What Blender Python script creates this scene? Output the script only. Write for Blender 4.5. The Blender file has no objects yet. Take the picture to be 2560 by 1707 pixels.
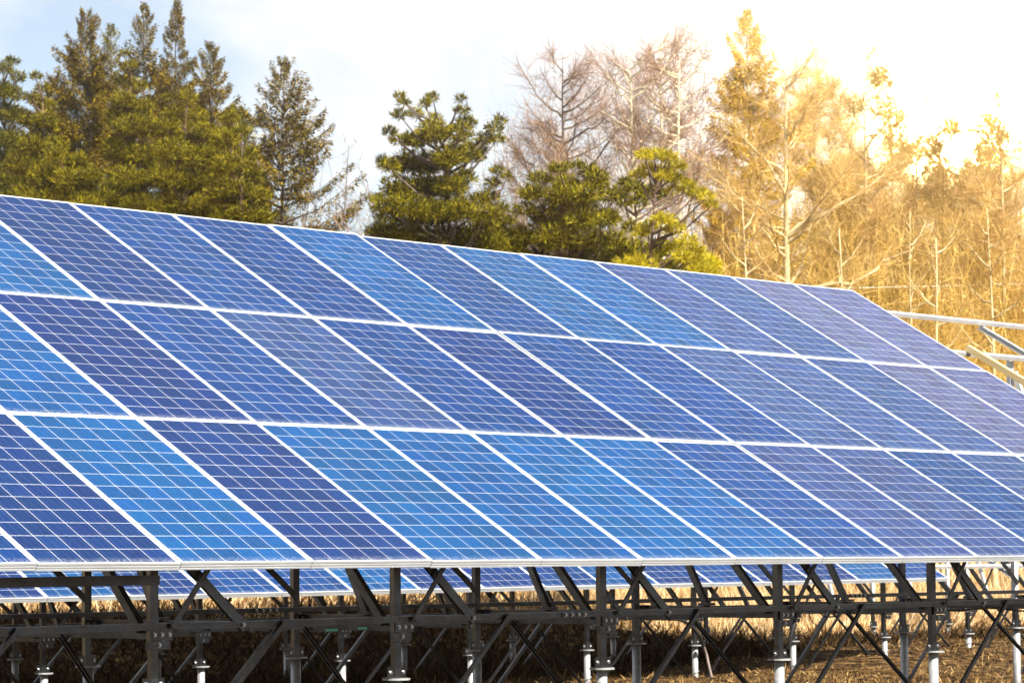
import bpy, math, random
import numpy as np
from mathutils import Matrix, Vector

S = bpy.context.scene
COL = S.collection
R = math.radians

# ------------------------------------------------------------------ camera
GZ = 1.45                                   # height of the front table's lower edge above the ground
CAM = np.array([-13.7454, -12.0366, GZ - 0.0106])
RW = np.array([[0.66680465, -0.74518532, -0.00839102],      # camera right
               [0.05138409, 0.05720634, -0.99703917],       # camera down
               [0.74345897, 0.66439919, 0.07643612]])       # camera forward
FPX = 7196.0                                # focal length in pixels of a 2560 px wide picture
cd = bpy.data.cameras.new('camera')
cam = bpy.data.objects.new('camera', cd)
COL.objects.link(cam)
m = Matrix.Identity(4)
for r in range(3):
    m[r][0], m[r][1], m[r][2], m[r][3] = RW[0][r], -RW[1][r], -RW[2][r], CAM[r]
cam.matrix_world = m
cd.sensor_width = 36.0
cd.lens = FPX / 2560 * 36.0
cd.clip_start, cd.clip_end = 0.5, 3000
cd.dof.use_dof = True
cd.dof.focus_distance = 20.5
cd.dof.aperture_fstop = 7.5
S.camera = cam

# ------------------------------------------------------------------ light
SUN_EL, SUN_AZ = R(43.0), R(9.0)            # azimuth: degrees west of straight out in front of the tables
sun_vec = Vector((-math.sin(SUN_AZ) * math.cos(SUN_EL), -math.cos(SUN_AZ) * math.cos(SUN_EL), math.sin(SUN_EL)))
sl = bpy.data.lights.new('sun', 'SUN')
sl.energy = 5.0
sl.angle = R(0.53)
sl.color = (1.0, 0.94, 0.84)
so = bpy.data.objects.new('sun', sl)
so.rotation_euler = sun_vec.to_track_quat('Z', 'Y').to_euler()
so.location = (0, -20, 40)
COL.objects.link(so)

W = bpy.data.worlds.new('World')
S.world = W
W.use_nodes = True
nt = W.node_tree
nt.nodes.clear()
out = nt.nodes.new('ShaderNodeOutputWorld')
bg = nt.nodes.new('ShaderNodeBackground')
sky = nt.nodes.new('ShaderNodeTexSky')
sky.sky_type = 'NISHITA'
sky.sun_disc = False
sky.sun_elevation = SUN_EL
sky.sun_rotation = math.atan2(sun_vec.x, sun_vec.y)
sky.air_density, sky.dust_density, sky.ozone_density = 1.0, 0.5, 1.4
tc = nt.nodes.new('ShaderNodeTexCoord')
mp = nt.nodes.new('ShaderNodeMapping')
mp.inputs['Scale'].default_value = (1.0, 1.0, 2.1)
mp.inputs['Location'].default_value = (2.3, 1.1, 0.0)
nz = nt.nodes.new('ShaderNodeTexNoise')
nz.inputs['Scale'].default_value = 4.6
nz.inputs['Detail'].default_value = 9.0
nz.inputs['Roughness'].default_value = 0.52
nz.inputs['Distortion'].default_value = 0.25
cr = nt.nodes.new('ShaderNodeValToRGB')
cr.color_ramp.elements[0].position = 0.38
cr.color_ramp.elements[0].color = (0.24, 0.24, 0.24, 1)
cr.color_ramp.elements[1].position = 0.56
mx = nt.nodes.new('ShaderNodeMixRGB')
mx.inputs['Color2'].default_value = (7.5, 7.6, 7.8, 1)
L = nt.links.new
L(tc.outputs['Generated'], mp.inputs['Vector'])
L(mp.outputs['Vector'], nz.inputs['Vector'])
L(nz.outputs['Fac'], cr.inputs['Fac'])
L(cr.outputs['Color'], mx.inputs['Fac'])
L(sky.outputs['Color'], mx.inputs['Color1'])
# warm glow added to the sky low over the wood, imitating lens flare
glow_dir = Vector(RW[2] + RW[0] * ((2385 - 1280) / FPX) + RW[1] * ((235 - 853.5) / FPX)).normalized()
dt = nt.nodes.new('ShaderNodeVectorMath')
dt.operation = 'DOT_PRODUCT'
dt.inputs[1].default_value = glow_dir
nv = nt.nodes.new('ShaderNodeVectorMath')
nv.operation = 'NORMALIZE'
L(tc.outputs['Generated'], nv.inputs[0])
L(nv.outputs[0], dt.inputs[0])
ac = nt.nodes.new('ShaderNodeMath')
ac.operation = 'ARCCOSINE'
L(dt.outputs['Value'], ac.inputs[0])
def falloff(sig, amp, p=1.0):
    a = nt.nodes.new('ShaderNodeMath')
    a.operation = 'DIVIDE'
    a.inputs[1].default_value = R(sig)
    L(ac.outputs[0], a.inputs[0])
    b = nt.nodes.new('ShaderNodeMath')
    b.operation = 'POWER'
    b.inputs[1].default_value = p
    L(a.outputs[0], b.inputs[0])
    a = nt.nodes.new('ShaderNodeMath')
    a.operation = 'MULTIPLY'
    a.inputs[1].default_value = -1.0
    L(b.outputs[0], a.inputs[0])
    e = nt.nodes.new('ShaderNodeMath')
    e.operation = 'EXPONENT'
    L(a.outputs[0], e.inputs[0])
    g = nt.nodes.new('ShaderNodeMath')
    g.operation = 'MULTIPLY'
    g.inputs[1].default_value = amp
    L(e.outputs[0], g.inputs[0])
    return g.outputs[0]
GLOW = 34000.0
ga = nt.nodes.new('ShaderNodeMath')
ga.operation = 'ADD'
L(falloff(0.75, GLOW, 2.0), ga.inputs[0])
L(falloff(4.0, 4.0), ga.inputs[1])
gc = nt.nodes.new('ShaderNodeVectorMath')
gc.operation = 'SCALE'
gc.inputs[0].default_value = (1.0, 0.71, 0.29)
L(ga.outputs[0], gc.inputs['Scale'])
gs = nt.nodes.new('ShaderNodeVectorMath')
gs.operation = 'ADD'
L(mx.outputs['Color'], gs.inputs[0])
L(gc.outputs[0], gs.inputs[1])
L(gs.outputs[0], bg.inputs['Color'])
W.cycles.sampling_method = 'MANUAL'
W.cycles.sample_map_resolution = 2048
bg.inputs['Strength'].default_value = 0.052
L(bg.outputs['Background'], out.inputs['Surface'])

S.view_settings.view_transform = 'Standard'
S.view_settings.look = 'None'
S.view_settings.exposure = 1.5
S.view_settings.gamma = 1.0
S.view_settings.use_curve_mapping = False
S.cycles.use_denoising = True
S.cycles.max_bounces = 4
S.cycles.diffuse_bounces = 2
S.cycles.glossy_bounces = 2
S.cycles.volume_bounces = 0
S.cycles.transparent_max_bounces = 8
S.cycles.caustics_reflective = False
S.cycles.caustics_refractive = False

# ------------------------------------------------------------------ helpers
def ray(px, py):
    return RW[2] + RW[0] * ((px - 1280) / FPX) + RW[1] * ((py - 853.5) / FPX)

def place(x2352, depth):
    """ground position that lies at this distance in this direction"""
    d = ray(x2352 * 2560 / 2352, 1400.0)
    p = CAM + d * depth
    return float(p[0]), float(p[1])

def height_at(y2352, depth, x2352=1176):
    d = ray(x2352 * 2560 / 2352, y2352 * 2560 / 2352)
    return float(CAM[2] + d[2] * depth)

def mesh(name, verts, faces, mat, smooth=False):
    me = bpy.data.meshes.new(name)
    me.from_pydata([tuple(v) for v in verts], [], faces)
    if smooth:
        me.polygons.foreach_set('use_smooth', [True] * len(me.polygons))
    me.materials.append(mat)
    me.update()
    return me

def mesh_np(name, V, F, mat, smooth=False):
    """V (n,3), F (m,k) arrays"""
    V = np.asarray(V, np.float32)
    F = np.asarray(F, np.int32)
    k = F.shape[1]
    me = bpy.data.meshes.new(name)
    me.vertices.add(len(V))
    me.vertices.foreach_set('co', V.ravel())
    me.loops.add(F.size)
    me.loops.foreach_set('vertex_index', F.ravel())
    me.polygons.add(len(F))
    me.polygons.foreach_set('loop_start', np.arange(0, F.size, k, dtype=np.int32))
    me.polygons.foreach_set('loop_total', np.full(len(F), k, np.int32))
    if smooth:
        me.polygons.foreach_set('use_smooth', np.ones(len(F), bool))
    me.materials.append(mat)
    me.update(calc_edges=True)
    return me

def obj(name, me, parent=None, loc=None):
    o = bpy.data.objects.new(name, me)
    COL.objects.link(o)
    if parent is not None:
        o.parent = parent
    if loc is not None:
        o.location = loc
    return o

def tag(o, label, cat, group=None, kind=None):
    o['label'] = label
    o['category'] = cat
    if group:
        o['group'] = group
    if kind:
        o['kind'] = kind
    return o

def empty(name, loc, rz=0.0):
    o = bpy.data.objects.new(name, None)
    o.empty_display_size = 0.3
    o.location = loc
    o.rotation_euler = (0, 0, rz)
    COL.objects.link(o)
    return o

def box(lo, hi):
    (a, b, c), (d, e, f) = lo, hi
    V = [(a, b, c), (d, b, c), (d, e, c), (a, e, c), (a, b, f), (d, b, f), (d, e, f), (a, e, f)]
    F = [(0, 3, 2, 1), (4, 5, 6, 7), (0, 1, 5, 4), (1, 2, 6, 5), (2, 3, 7, 6), (3, 0, 4, 7)]
    return V, F

def join(parts):
    V, F = [], []
    for v, f in parts:
        n = len(V)
        V += list(v)
        F += [tuple(i + n for i in q) for q in f]
    return V, F

def frame_axes(p0, p1, side):
    p0, p1 = Vector(p0), Vector(p1)
    z = (p1 - p0)
    ln = z.length
    z = z / ln
    s = Vector(side)
    s = (s - z * s.dot(z)).normalized()
    t = z.cross(s)
    return p0, ln, z, s, t

def channel(p0, p1, side, w, h, t=0.004):
    """C section from p0 to p1: the open side looks along `side`; h deep along side, w wide across"""
    p0, ln, z, s, u = frame_axes(p0, p1, side)
    lip = w * 0.22
    prof = [(-h / 2, -w / 2), (h / 2, -w / 2), (h / 2, -w / 2 + lip), (h / 2 - t, -w / 2 + lip), (h / 2 - t, -w / 2 + t),
            (-h / 2 + t, -w / 2 + t), (-h / 2 + t, w / 2 - t), (h / 2 - t, w / 2 - t), (h / 2 - t, w / 2 - lip),
            (h / 2, w / 2 - lip), (h / 2, w / 2), (-h / 2, w / 2)]
    n = len(prof)
    V = []
    for e in (0.0, ln):
        for a, b in prof:
            V.append(p0 + z * e + s * a + u * b)
    F = [(i, (i + 1) % n, (i + 1) % n + n, i + n) for i in range(n)]
    for off in (0, n):
        for q in ((0, 1, 2, 3, 4, 5), (0, 5, 6, 11), (6, 7, 8, 9, 10, 11)):
            F.append(tuple(off + i for i in q))
    return V, F

def bar(p0, p1, side, w, h):
    p0, ln, z, s, u = frame_axes(p0, p1, side)
    V = []
    for e in (0.0, ln):
        for a, b in ((-1, -1), (1, -1), (1, 1), (-1, 1)):
            V.append(p0 + z * e + s * (a * h / 2) + u * (b * w / 2))
    return V, [(0, 1, 2, 3), (7, 6, 5, 4), (0, 4, 5, 1), (1, 5, 6, 2), (2, 6, 7, 3), (3, 7, 4, 0)]

def tube(pts, rad, seg=8, cap=True):
    pts = [Vector(p) for p in pts]
    if not hasattr(rad, '__len__'):
        rad = [rad] * len(pts)
    V, F = [], []
    ref = Vector((0.31, 0.17, 0.93))
    for i, p in enumerate(pts):
        d = (pts[min(i + 1, len(pts) - 1)] - pts[max(i - 1, 0)]).normalized()
        if abs(d.dot(ref)) > 0.95:
            ref = Vector((1, 0.2, 0.1))
        a = d.cross(ref).normalized()
        b = d.cross(a)
        for j in range(seg):
            t = 2 * math.pi * j / seg
            V.append(p + a * (math.cos(t) * rad[i]) + b * (math.sin(t) * rad[i]))
    for i in range(len(pts) - 1):
        for j in range(seg):
            k = (j + 1) % seg
            F.append((i * seg + j, i * seg + k, (i + 1) * seg + k, (i + 1) * seg + j))
    if cap:
        F.append(tuple(reversed(range(seg))))
        F.append(tuple(range((len(pts) - 1) * seg, len(pts) * seg)))
    return V, F

# ------------------------------------------------------------------ materials
def mat(name):
    M = bpy.data.materials.new(name)
    M.use_nodes = True
    t = M.node_tree
    b = t.nodes['Principled BSDF']
    return M, t, b

def N(t, kind, **kw):
    n = t.nodes.new(kind)
    for k, v in kw.items():
        if k in n.inputs:
            n.inputs[k].default_value = v
        else:
            setattr(n, k, v)
    return n

def ramp(t, stops):
    n = t.nodes.new('ShaderNodeValToRGB')
    e = n.color_ramp.elements
    while len(e) < len(stops):
        e.new(0.5)
    for i, (p, c) in enumerate(stops):
        e[i].position = p
        e[i].color = (*c, 1) if len(c) == 3 else c
    return n

def cell_material(name, dusty):
    """polycrystalline silicon under glass; tint comes from the object's own colour"""
    M, t, b = mat(name)
    k = t.links.new
    oi = t.nodes.new('ShaderNodeObjectInfo')
    co = t.nodes.new('ShaderNodeTexCoord')
    # crystal grain
    vo = N(t, 'ShaderNodeTexVoronoi', Scale=70.0)
    ad = N(t, 'ShaderNodeVectorMath', operation='ADD')
    cx = N(t, 'ShaderNodeCombineXYZ')
    k(oi.outputs['Random'], cx.inputs[0])
    k(oi.outputs['Random'], cx.inputs[1])
    sc = N(t, 'ShaderNodeVectorMath', operation='SCALE')
    sc.inputs['Scale'].default_value = 40.0
    k(cx.outputs[0], sc.inputs[0])
    k(co.outputs['Object'], ad.inputs[0])
    k(sc.outputs[0], ad.inputs[1])
    k(ad.outputs[0], vo.inputs['Vector'])
    g = ramp(t, [(0.0, (0.84, 0.84, 0.84)), (1.0, (1.16, 1.16, 1.16))])
    k(vo.outputs['Color'], g.inputs['Fac'])
    mul = N(t, 'ShaderNodeMixRGB', blend_type='MULTIPLY', Fac=1.0)
    k(oi.outputs['Color'], mul.inputs['Color1'])
    k(g.outputs['Color'], mul.inputs['Color2'])
    # one cell differs a little from the next
    v = N(t, 'ShaderNodeMapRange')
    v.inputs['To Min'].default_value = 0.84
    v.inputs['To Max'].default_value = 1.17
    k(oi.outputs['Random'], v.inputs['Value'])
    hs = N(t, 'ShaderNodeHueSaturation')
    k(v.outputs[0], hs.inputs['Value'])
    k(mul.outputs[0], hs.inputs['Color'])
    # bus bars running up the slope (three per cell)
    se = N(t, 'ShaderNodeSeparateXYZ')
    k(co.outputs['Object'], se.inputs[0])
    m1 = N(t, 'ShaderNodeMath', operation='MULTIPLY')
    m1.inputs[1].default_value = 3.0 / 0.1575
    k(se.outputs['X'], m1.inputs[0])
    m2 = N(t, 'ShaderNodeMath', operation='FRACT')
    k(m1.outputs[0], m2.inputs[0])
    m3 = N(t, 'ShaderNodeMath', operation='SUBTRACT')
    m3.inputs[1].default_value = 0.5
    k(m2.outputs[0], m3.inputs[0])
    m4 = N(t, 'ShaderNodeMath', operation='ABSOLUTE')
    k(m3.outputs[0], m4.inputs[0])
    m5 = N(t, 'ShaderNodeMath', operation='LESS_THAN')
    m5.inputs[1].default_value = 0.03
    k(m4.outputs[0], m5.inputs[0])
    m6 = N(t, 'ShaderNodeMath', operation='MULTIPLY')
    m6.inputs[1].default_value = 0.10
    k(m5.outputs[0], m6.inputs[0])
    bb = N(t, 'ShaderNodeMixRGB')
    bb.inputs['Color2'].default_value = (0.28, 0.33, 0.40, 1)
    k(m6.outputs[0], bb.inputs['Fac'])
    k(hs.outputs[0], bb.inputs['Color1'])
    last = bb.outputs[0]
    # thin dust film, thicker along the lower edge of the bottom cells
    dn = N(t, 'ShaderNodeTexNoise', Scale=9.0, Detail=6.0, Roughness=0.6)
    k(ad.outputs[0], dn.inputs['Vector'])
    dr = ramp(t, [(0.45, (0, 0, 0)), (0.85, (0.015, 0.015, 0.015))])
    k(dn.outputs['Fac'], dr.inputs['Fac'])
    dust = dr.outputs['Color']
    if dusty:
        mr = N(t, 'ShaderNodeMapRange')
        mr.inputs['From Min'].default_value = 0.0
        mr.inputs['From Max'].default_value = 0.055
        mr.inputs['To Min'].default_value = 0.45
        mr.inputs['To Max'].default_value = 0.0
        k(se.outputs['Y'], mr.inputs['Value'])
        d2 = N(t, 'ShaderNodeTexNoise', Scale=55.0, Detail=5.0, Roughness=0.7)
        k(ad.outputs[0], d2.inputs['Vector'])
        r2 = ramp(t, [(0.42, (0, 0, 0)), (0.62, (1, 1, 1))])
        k(d2.outputs['Fac'], r2.inputs['Fac'])
        mm = N(t, 'ShaderNodeMath', operation='MULTIPLY')
        k(mr.outputs[0], mm.inputs[0])
        k(r2.outputs['Color'], mm.inputs[1])
        aa = N(t, 'ShaderNodeMath', operation='ADD')
        k(mm.outputs[0], aa.inputs[0])
        k(dust, aa.inputs[1])
        dust = aa.outputs[0]
    du = N(t, 'ShaderNodeMixRGB')
    du.inputs['Color2'].default_value = (0.34, 0.36, 0.38, 1)
    k(dust, du.inputs['Fac'])
    k(last, du.inputs['Color1'])
    k(du.outputs[0], b.inputs['Base Color'])
    b.inputs['Roughness'].default_value = 0.45
    b.inputs['Specular IOR Level'].default_value = 0.05
    b.inputs['Coat Weight'].default_value = 0.24
    b.inputs['Coat Roughness'].default_value = 0.06
    b.inputs['Coat IOR'].default_value = 1.17
    return M

M_CELL = cell_material('silicon_cell', False)
M_CELLD = cell_material('silicon_cell_dusty', True)

def plain(name, col, rough=0.5, metal=0.0, spec=0.5, noise=None, bump=None, coat=0.0):
    M, t, b = mat(name)
    b.inputs['Base Color'].default_value = (*col, 1)
    b.inputs['Roughness'].default_value = rough
    b.inputs['Metallic'].default_value = metal
    b.inputs['Specular IOR Level'].default_value = spec
    b.inputs['Coat Weight'].default_value = coat
    co = t.nodes.new('ShaderNodeTexCoord')
    if noise:
        sc, col2, lo, hi = noise
        n = N(t, 'ShaderNodeTexNoise', Scale=sc, Detail=6.0, Roughness=0.6)
        t.links.new(co.outputs['Object'], n.inputs['Vector'])
        r = ramp(t, [(lo, col), (hi, col2)])
        t.links.new(n.outputs['Fac'], r.inputs['Fac'])
        t.links.new(r.outputs['Color'], b.inputs['Base Color'])
    if bump:
        n = N(t, 'ShaderNodeTexNoise', Scale=bump[0], Detail=5.0)
        t.links.new(co.outputs['Object'], n.inputs['Vector'])
        bp = N(t, 'ShaderNodeBump', Strength=bump[1])
        bp.inputs['Distance'].default_value = 0.01
        t.links.new(n.outputs['Fac'], bp.inputs['Height'])
        t.links.new(bp.outputs['Normal'], b.inputs['Normal'])
    return M

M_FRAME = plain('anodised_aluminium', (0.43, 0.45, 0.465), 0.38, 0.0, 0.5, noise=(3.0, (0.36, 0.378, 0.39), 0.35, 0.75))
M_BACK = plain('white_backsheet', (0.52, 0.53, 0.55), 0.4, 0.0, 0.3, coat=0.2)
M_STEEL_SHADE = plain('galvanised_steel_shaded', (0.090, 0.095, 0.100), 0.33, 1.0, 0.5, noise=(7.0, (0.055, 0.052, 0.049), 0.35, 0.7), bump=(60, 0.15))  # galvanised steel darkened by colour for the shade under the panels
M_STEEL_SUN = plain('galvanised_steel_sunlit', (0.58, 0.59, 0.60), 0.40, 0.2, 0.5, noise=(5.0, (0.44, 0.44, 0.44), 0.35, 0.7))  # same steel, sunlight put into a paler colour
M_PILE = plain('galvanised_pile', (0.40, 0.41, 0.41), 0.5, 0.4, 0.5, noise=(14.0, (0.25, 0.25, 0.25), 0.35, 0.75), bump=(40, 0.2))
M_BOLT = plain('zinc_bolt', (0.42, 0.44, 0.45), 0.28, 0.9)
M_TAPE = plain('green_tape', (0.05, 0.25, 0.18), 0.5)
M_CABLE = plain('black_cable', (0.012, 0.012, 0.012), 0.5)
M_CONDUIT = plain('grey_conduit', (0.16, 0.12, 0.10), 0.6)
M_WIRE = plain('pale_wire', (0.6, 0.57, 0.5), 0.5)
M_INK = plain('marker_ink', (0.02, 0.02, 0.02), 0.6)

def timber_material():
    M, t, b = mat('pale_timber')
    co = t.nodes.new('ShaderNodeTexCoord')
    mpn = t.nodes.new('ShaderNodeMapping')
    mpn.inputs['Scale'].default_value = (25, 1.0, 25)
    n = N(t, 'ShaderNodeTexNoise', Scale=2.0, Detail=6.0)
    r = ramp(t, [(0.3, (0.50, 0.36, 0.16)), (0.7, (0.58, 0.45, 0.23))])
    t.links.new(co.outputs['Object'], mpn.inputs['Vector'])
    t.links.new(mpn.outputs['Vector'], n.inputs['Vector'])
    t.links.new(n.outputs['Fac'], r.inputs['Fac'])
    t.links.new(r.outputs['Color'], b.inputs['Base Color'])
    b.inputs['Roughness'].default_value = 0.65
    return M
M_TIMBER = timber_material()

def leafy(name, c1, c2, c3, trans=0.12, rough=0.7):
    """each leaf (mesh island) takes its own tone between three"""
    M, t, b = mat(name)
    g = t.nodes.new('ShaderNodeNewGeometry')
    r = ramp(t, [(0.0, c1), (0.62, c2), (1.0, c3)])
    t.links.new(g.outputs['Random Per Island'], r.inputs['Fac'])
    co = t.nodes.new('ShaderNodeTexCoord')
    n = N(t, 'ShaderNodeTexNoise', Scale=0.9, Detail=3.0)
    t.links.new(co.outputs['Object'], n.inputs['Vector'])
    hs = N(t, 'ShaderNodeHueSaturation')
    mr = N(t, 'ShaderNodeMapRange')
    mr.inputs['From Min'].default_value = 0.3
    mr.inputs['From Max'].default_value = 0.7
    mr.inputs['To Min'].default_value = 0.62
    mr.inputs['To Max'].default_value = 1.30
    t.links.new(n.outputs['Fac'], mr.inputs['Value'])
    t.links.new(mr.outputs[0], hs.inputs['Value'])
    t.links.new(r.outputs['Color'], hs.inputs['Color'])
    t.links.new(hs.outputs[0], b.inputs['Base Color'])
    b.inputs['Roughness'].default_value = rough
    b.inputs['Specular IOR Level'].default_value = 0.06
    if trans > 0:
        tr = t.nodes.new('ShaderNodeBsdfTranslucent')
        t.links.new(hs.outputs[0], tr.inputs['Color'])
        mxs = t.nodes.new('ShaderNodeMixShader')
        mxs.inputs['Fac'].default_value = trans
        t.links.new(b.outputs[0], mxs.inputs[1])
        t.links.new(tr.outputs[0], mxs.inputs[2])
        t.links.new(mxs.outputs[0], t.nodes['Material Output'].inputs['Surface'])
    return M

M_CYPRESS = leafy('cypress_sprays', (0.026, 0.019, 0.0015), (0.150, 0.104, 0.005), (0.35, 0.245, 0.013))
M_PINE = leafy('pine_needles', (0.024, 0.022, 0.0015), (0.150, 0.127, 0.005), (0.35, 0.295, 0.016))
M_PINE_DARK = leafy('dark_pine_needles', (0.022, 0.022, 0.002), (0.105, 0.096, 0.006), (0.25, 0.22, 0.016))
M_PINE_SUNLIT = leafy('sunlit_pine_needles', (0.20, 0.17, 0.008), (0.48, 0.40, 0.018), (0.62, 0.52, 0.04), 0.35)  # lit copy of the pine needles, sunlight put into the yellow
M_SPRAYS_GLOW = leafy('glow_tinted_sprays', (0.30, 0.18, 0.02), (0.58, 0.38, 0.045), (0.74, 0.52, 0.09), 0.4)  # flare's golden glow put into the foliage colour
M_TWIG = leafy('larch_twigs', (0.15, 0.085, 0.055), (0.27, 0.165, 0.108), (0.38, 0.26, 0.18), 0.0)
M_TWIG_GLOW = leafy('glow_tinted_larch_twigs', (0.34, 0.21, 0.06), (0.56, 0.37, 0.11), (0.72, 0.52, 0.22), 0.3)  # twigs coloured with the same flare gold
M_BRUSH = leafy('brush_twigs', (0.10, 0.058, 0.036), (0.19, 0.115, 0.070), (0.29, 0.195, 0.12), 0.0)
M_BRUSH_GLOW = leafy('glow_tinted_brush', (0.28, 0.165, 0.03), (0.54, 0.35, 0.075), (0.74, 0.53, 0.18), 0.35)  # brown brush gilded by colour, standing in for the flare
M_STRAW = leafy('dry_grass', (0.34, 0.19, 0.072), (0.62, 0.43, 0.21), (0.80, 0.65, 0.42), 0.2)
M_GRASS_SHADE = leafy('shade_brown_grass', (0.020, 0.011, 0.0045), (0.048, 0.027, 0.010), (0.11, 0.066, 0.028), 0.05)  # brown deepened to put the far array's shadow into the blades
M_LITTER = leafy('straw_litter', (0.06, 0.03, 0.010), (0.16, 0.09, 0.030), (0.38, 0.25, 0.10), 0.0)
M_BARK = plain('dark_bark', (0.075, 0.055, 0.042), 0.85, noise=(6.0, (0.16, 0.12, 0.09), 0.4, 0.7))
M_BARK_PINE = plain('pine_bark', (0.060, 0.034, 0.020), 0.85, noise=(5.0, (0.13, 0.075, 0.045), 0.4, 0.7))
M_BARK_PALE = plain('pale_bark', (0.52, 0.48, 0.33), 0.8, noise=(3.5, (0.20, 0.16, 0.10), 0.48, 0.75))
M_BARK_GLOW = plain('glow_tinted_bark', (0.50, 0.40, 0.21), 0.8, noise=(3.0, (0.26, 0.17, 0.07), 0.42, 0.70))  # bark carries the flare's warm tint in its colour

# ------------------------------------------------------------------ terrain
def sst(a, b, x):
    t = np.clip((x - a) / (b - a), 0, 1)
    return t * t * (3 - 2 * t)

def vnoise(x, y, s, seed):
    """smooth value noise"""
    x, y = np.asarray(x, float) / s, np.asarray(y, float) / s
    xi, yi = np.floor(x), np.floor(y)
    fx, fy = x - xi, y - yi
    fx, fy = fx * fx * (3 - 2 * fx), fy * fy * (3 - 2 * fy)
    def h(a, b):
        v = np.sin(a * 127.1 + b * 311.7 + seed * 74.7) * 43758.5453
        return v - np.floor(v)
    return (h(xi, yi) * (1 - fx) + h(xi + 1, yi) * fx) * (1 - fy) + (h(xi, yi + 1) * (1 - fx) + h(xi + 1, yi + 1) * fx) * fy - 0.5

def ground(x, y):
    x, y = np.asarray(x, float), np.asarray(y, float)
    z = 0.22 * sst(14.5, 20, x) * sst(6, 11, y)
    z = z + 0.85 * sst(12.8, 18.0, y) * (1 - sst(15, 23.5, x))
    z = z + 1.5 * sst(17.5, 29, y) + 0.045 * np.clip(y - 24, 0, 130) + 2.2 * sst(30, 60, x) * sst(18, 40, y)
    z = z + vnoise(x, y, 1.3, 1) * 0.07 + vnoise(x, y, 0.45, 2) * 0.035 + vnoise(x, y, 9, 3) * 0.25 * sst(16, 30, y)
    return z

gx = np.unique(np.concatenate([np.linspace(-600, -20, 30), np.linspace(-20, 4, 40), np.arange(4, 34, 0.22), np.linspace(34, 90, 100), np.linspace(90, 900, 40)]))
gy = np.unique(np.concatenate([np.linspace(-400, -15, 24), np.linspace(-15, 3, 30), np.arange(3, 30, 0.22), np.linspace(30, 90, 110), np.linspace(90, 1200, 40)]))
XX, YY = np.meshgrid(gx, gy)
ZZ = ground(XX, YY)
nx, ny = len(gx), len(gy)
ii = (np.arange(ny - 1)[:, None] * nx + np.arange(nx - 1)[None, :]).ravel()
GF = np.stack([ii, ii + 1, ii + 1 + nx, ii + nx], 1)

def ground_material():
    M, t, b = mat('field_ground')
    k = t.links.new
    co = t.nodes.new('ShaderNodeTexCoord')
    se = N(t, 'ShaderNodeSeparateXYZ')
    k(co.outputs['Object'], se.inputs[0])
    n1 = N(t, 'ShaderNodeTexNoise', Scale=6.0, Detail=8.0, Roughness=0.65)
    k(co.outputs['Object'], n1.inputs['Vector'])
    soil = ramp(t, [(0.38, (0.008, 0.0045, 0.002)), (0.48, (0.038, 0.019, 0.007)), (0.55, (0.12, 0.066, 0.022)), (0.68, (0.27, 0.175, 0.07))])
    k(n1.outputs['Fac'], soil.inputs['Fac'])
    n2 = N(t, 'ShaderNodeTexNoise', Scale=5.0, Detail=7.0, Roughness=0.6)
    k(co.outputs['Object'], n2.inputs['Vector'])
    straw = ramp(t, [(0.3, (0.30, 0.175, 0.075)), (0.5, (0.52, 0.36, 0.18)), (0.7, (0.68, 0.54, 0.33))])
    k(n2.outputs['Fac'], straw.inputs['Fac'])
    n3 = N(t, 'ShaderNodeTexNoise', Scale=0.8, Detail=4.0)
    k(co.outputs['Object'], n3.inputs['Vector'])
    a = N(t, 'ShaderNodeMath', operation='MULTIPLY')
    a.inputs[1].default_value = 5.0
    k(n3.outputs['Fac'], a.inputs[0])
    a2 = N(t, 'ShaderNodeMath', operation='ADD')
    k(a.outputs[0], a2.inputs[0])
    k(se.outputs['Y'], a2.inputs[1])
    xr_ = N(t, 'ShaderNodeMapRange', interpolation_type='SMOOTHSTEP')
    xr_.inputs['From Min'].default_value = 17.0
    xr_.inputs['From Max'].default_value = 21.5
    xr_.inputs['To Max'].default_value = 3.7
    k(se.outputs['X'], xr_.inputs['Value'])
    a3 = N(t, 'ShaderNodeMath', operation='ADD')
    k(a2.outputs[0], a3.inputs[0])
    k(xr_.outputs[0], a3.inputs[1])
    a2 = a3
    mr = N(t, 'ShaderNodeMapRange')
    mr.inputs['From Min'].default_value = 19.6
    mr.inputs['From Max'].default_value = 21.0  # dark soil colour carried to the shadow's far edge to deepen it
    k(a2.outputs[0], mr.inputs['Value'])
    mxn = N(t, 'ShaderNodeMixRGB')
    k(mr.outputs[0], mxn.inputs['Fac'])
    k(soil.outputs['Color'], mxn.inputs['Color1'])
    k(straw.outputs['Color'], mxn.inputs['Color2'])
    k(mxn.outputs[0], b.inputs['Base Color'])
    b.inputs['Roughness'].default_value = 0.95
    b.inputs['Specular IOR Level'].default_value = 0.1
    bp = N(t, 'ShaderNodeBump', Strength=1.0)
    bp.inputs['Distance'].default_value = 0.12
    k(n1.outputs['Fac'], bp.inputs['Height'])
    k(bp.outputs['Normal'], b.inputs['Normal'])
    return M

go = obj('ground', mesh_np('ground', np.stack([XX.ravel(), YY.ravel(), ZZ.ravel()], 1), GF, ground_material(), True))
tag(go, 'dark trampled soil running back into a bank of tan dry grass', 'ground', kind='structure')

# ------------------------------------------------------------------ solar panels
PW, PL = 1.012, 1.80                       # pitch along the row, pitch up the slope
FW, FL = 1.005, 1.792                      # frame outside size
TH = 0.046                                 # frame thickness
CU, CV = 0.1612, 0.1467                    # cell pitch
SU, SV = 0.1575, 0.1429                    # cell size

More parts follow.
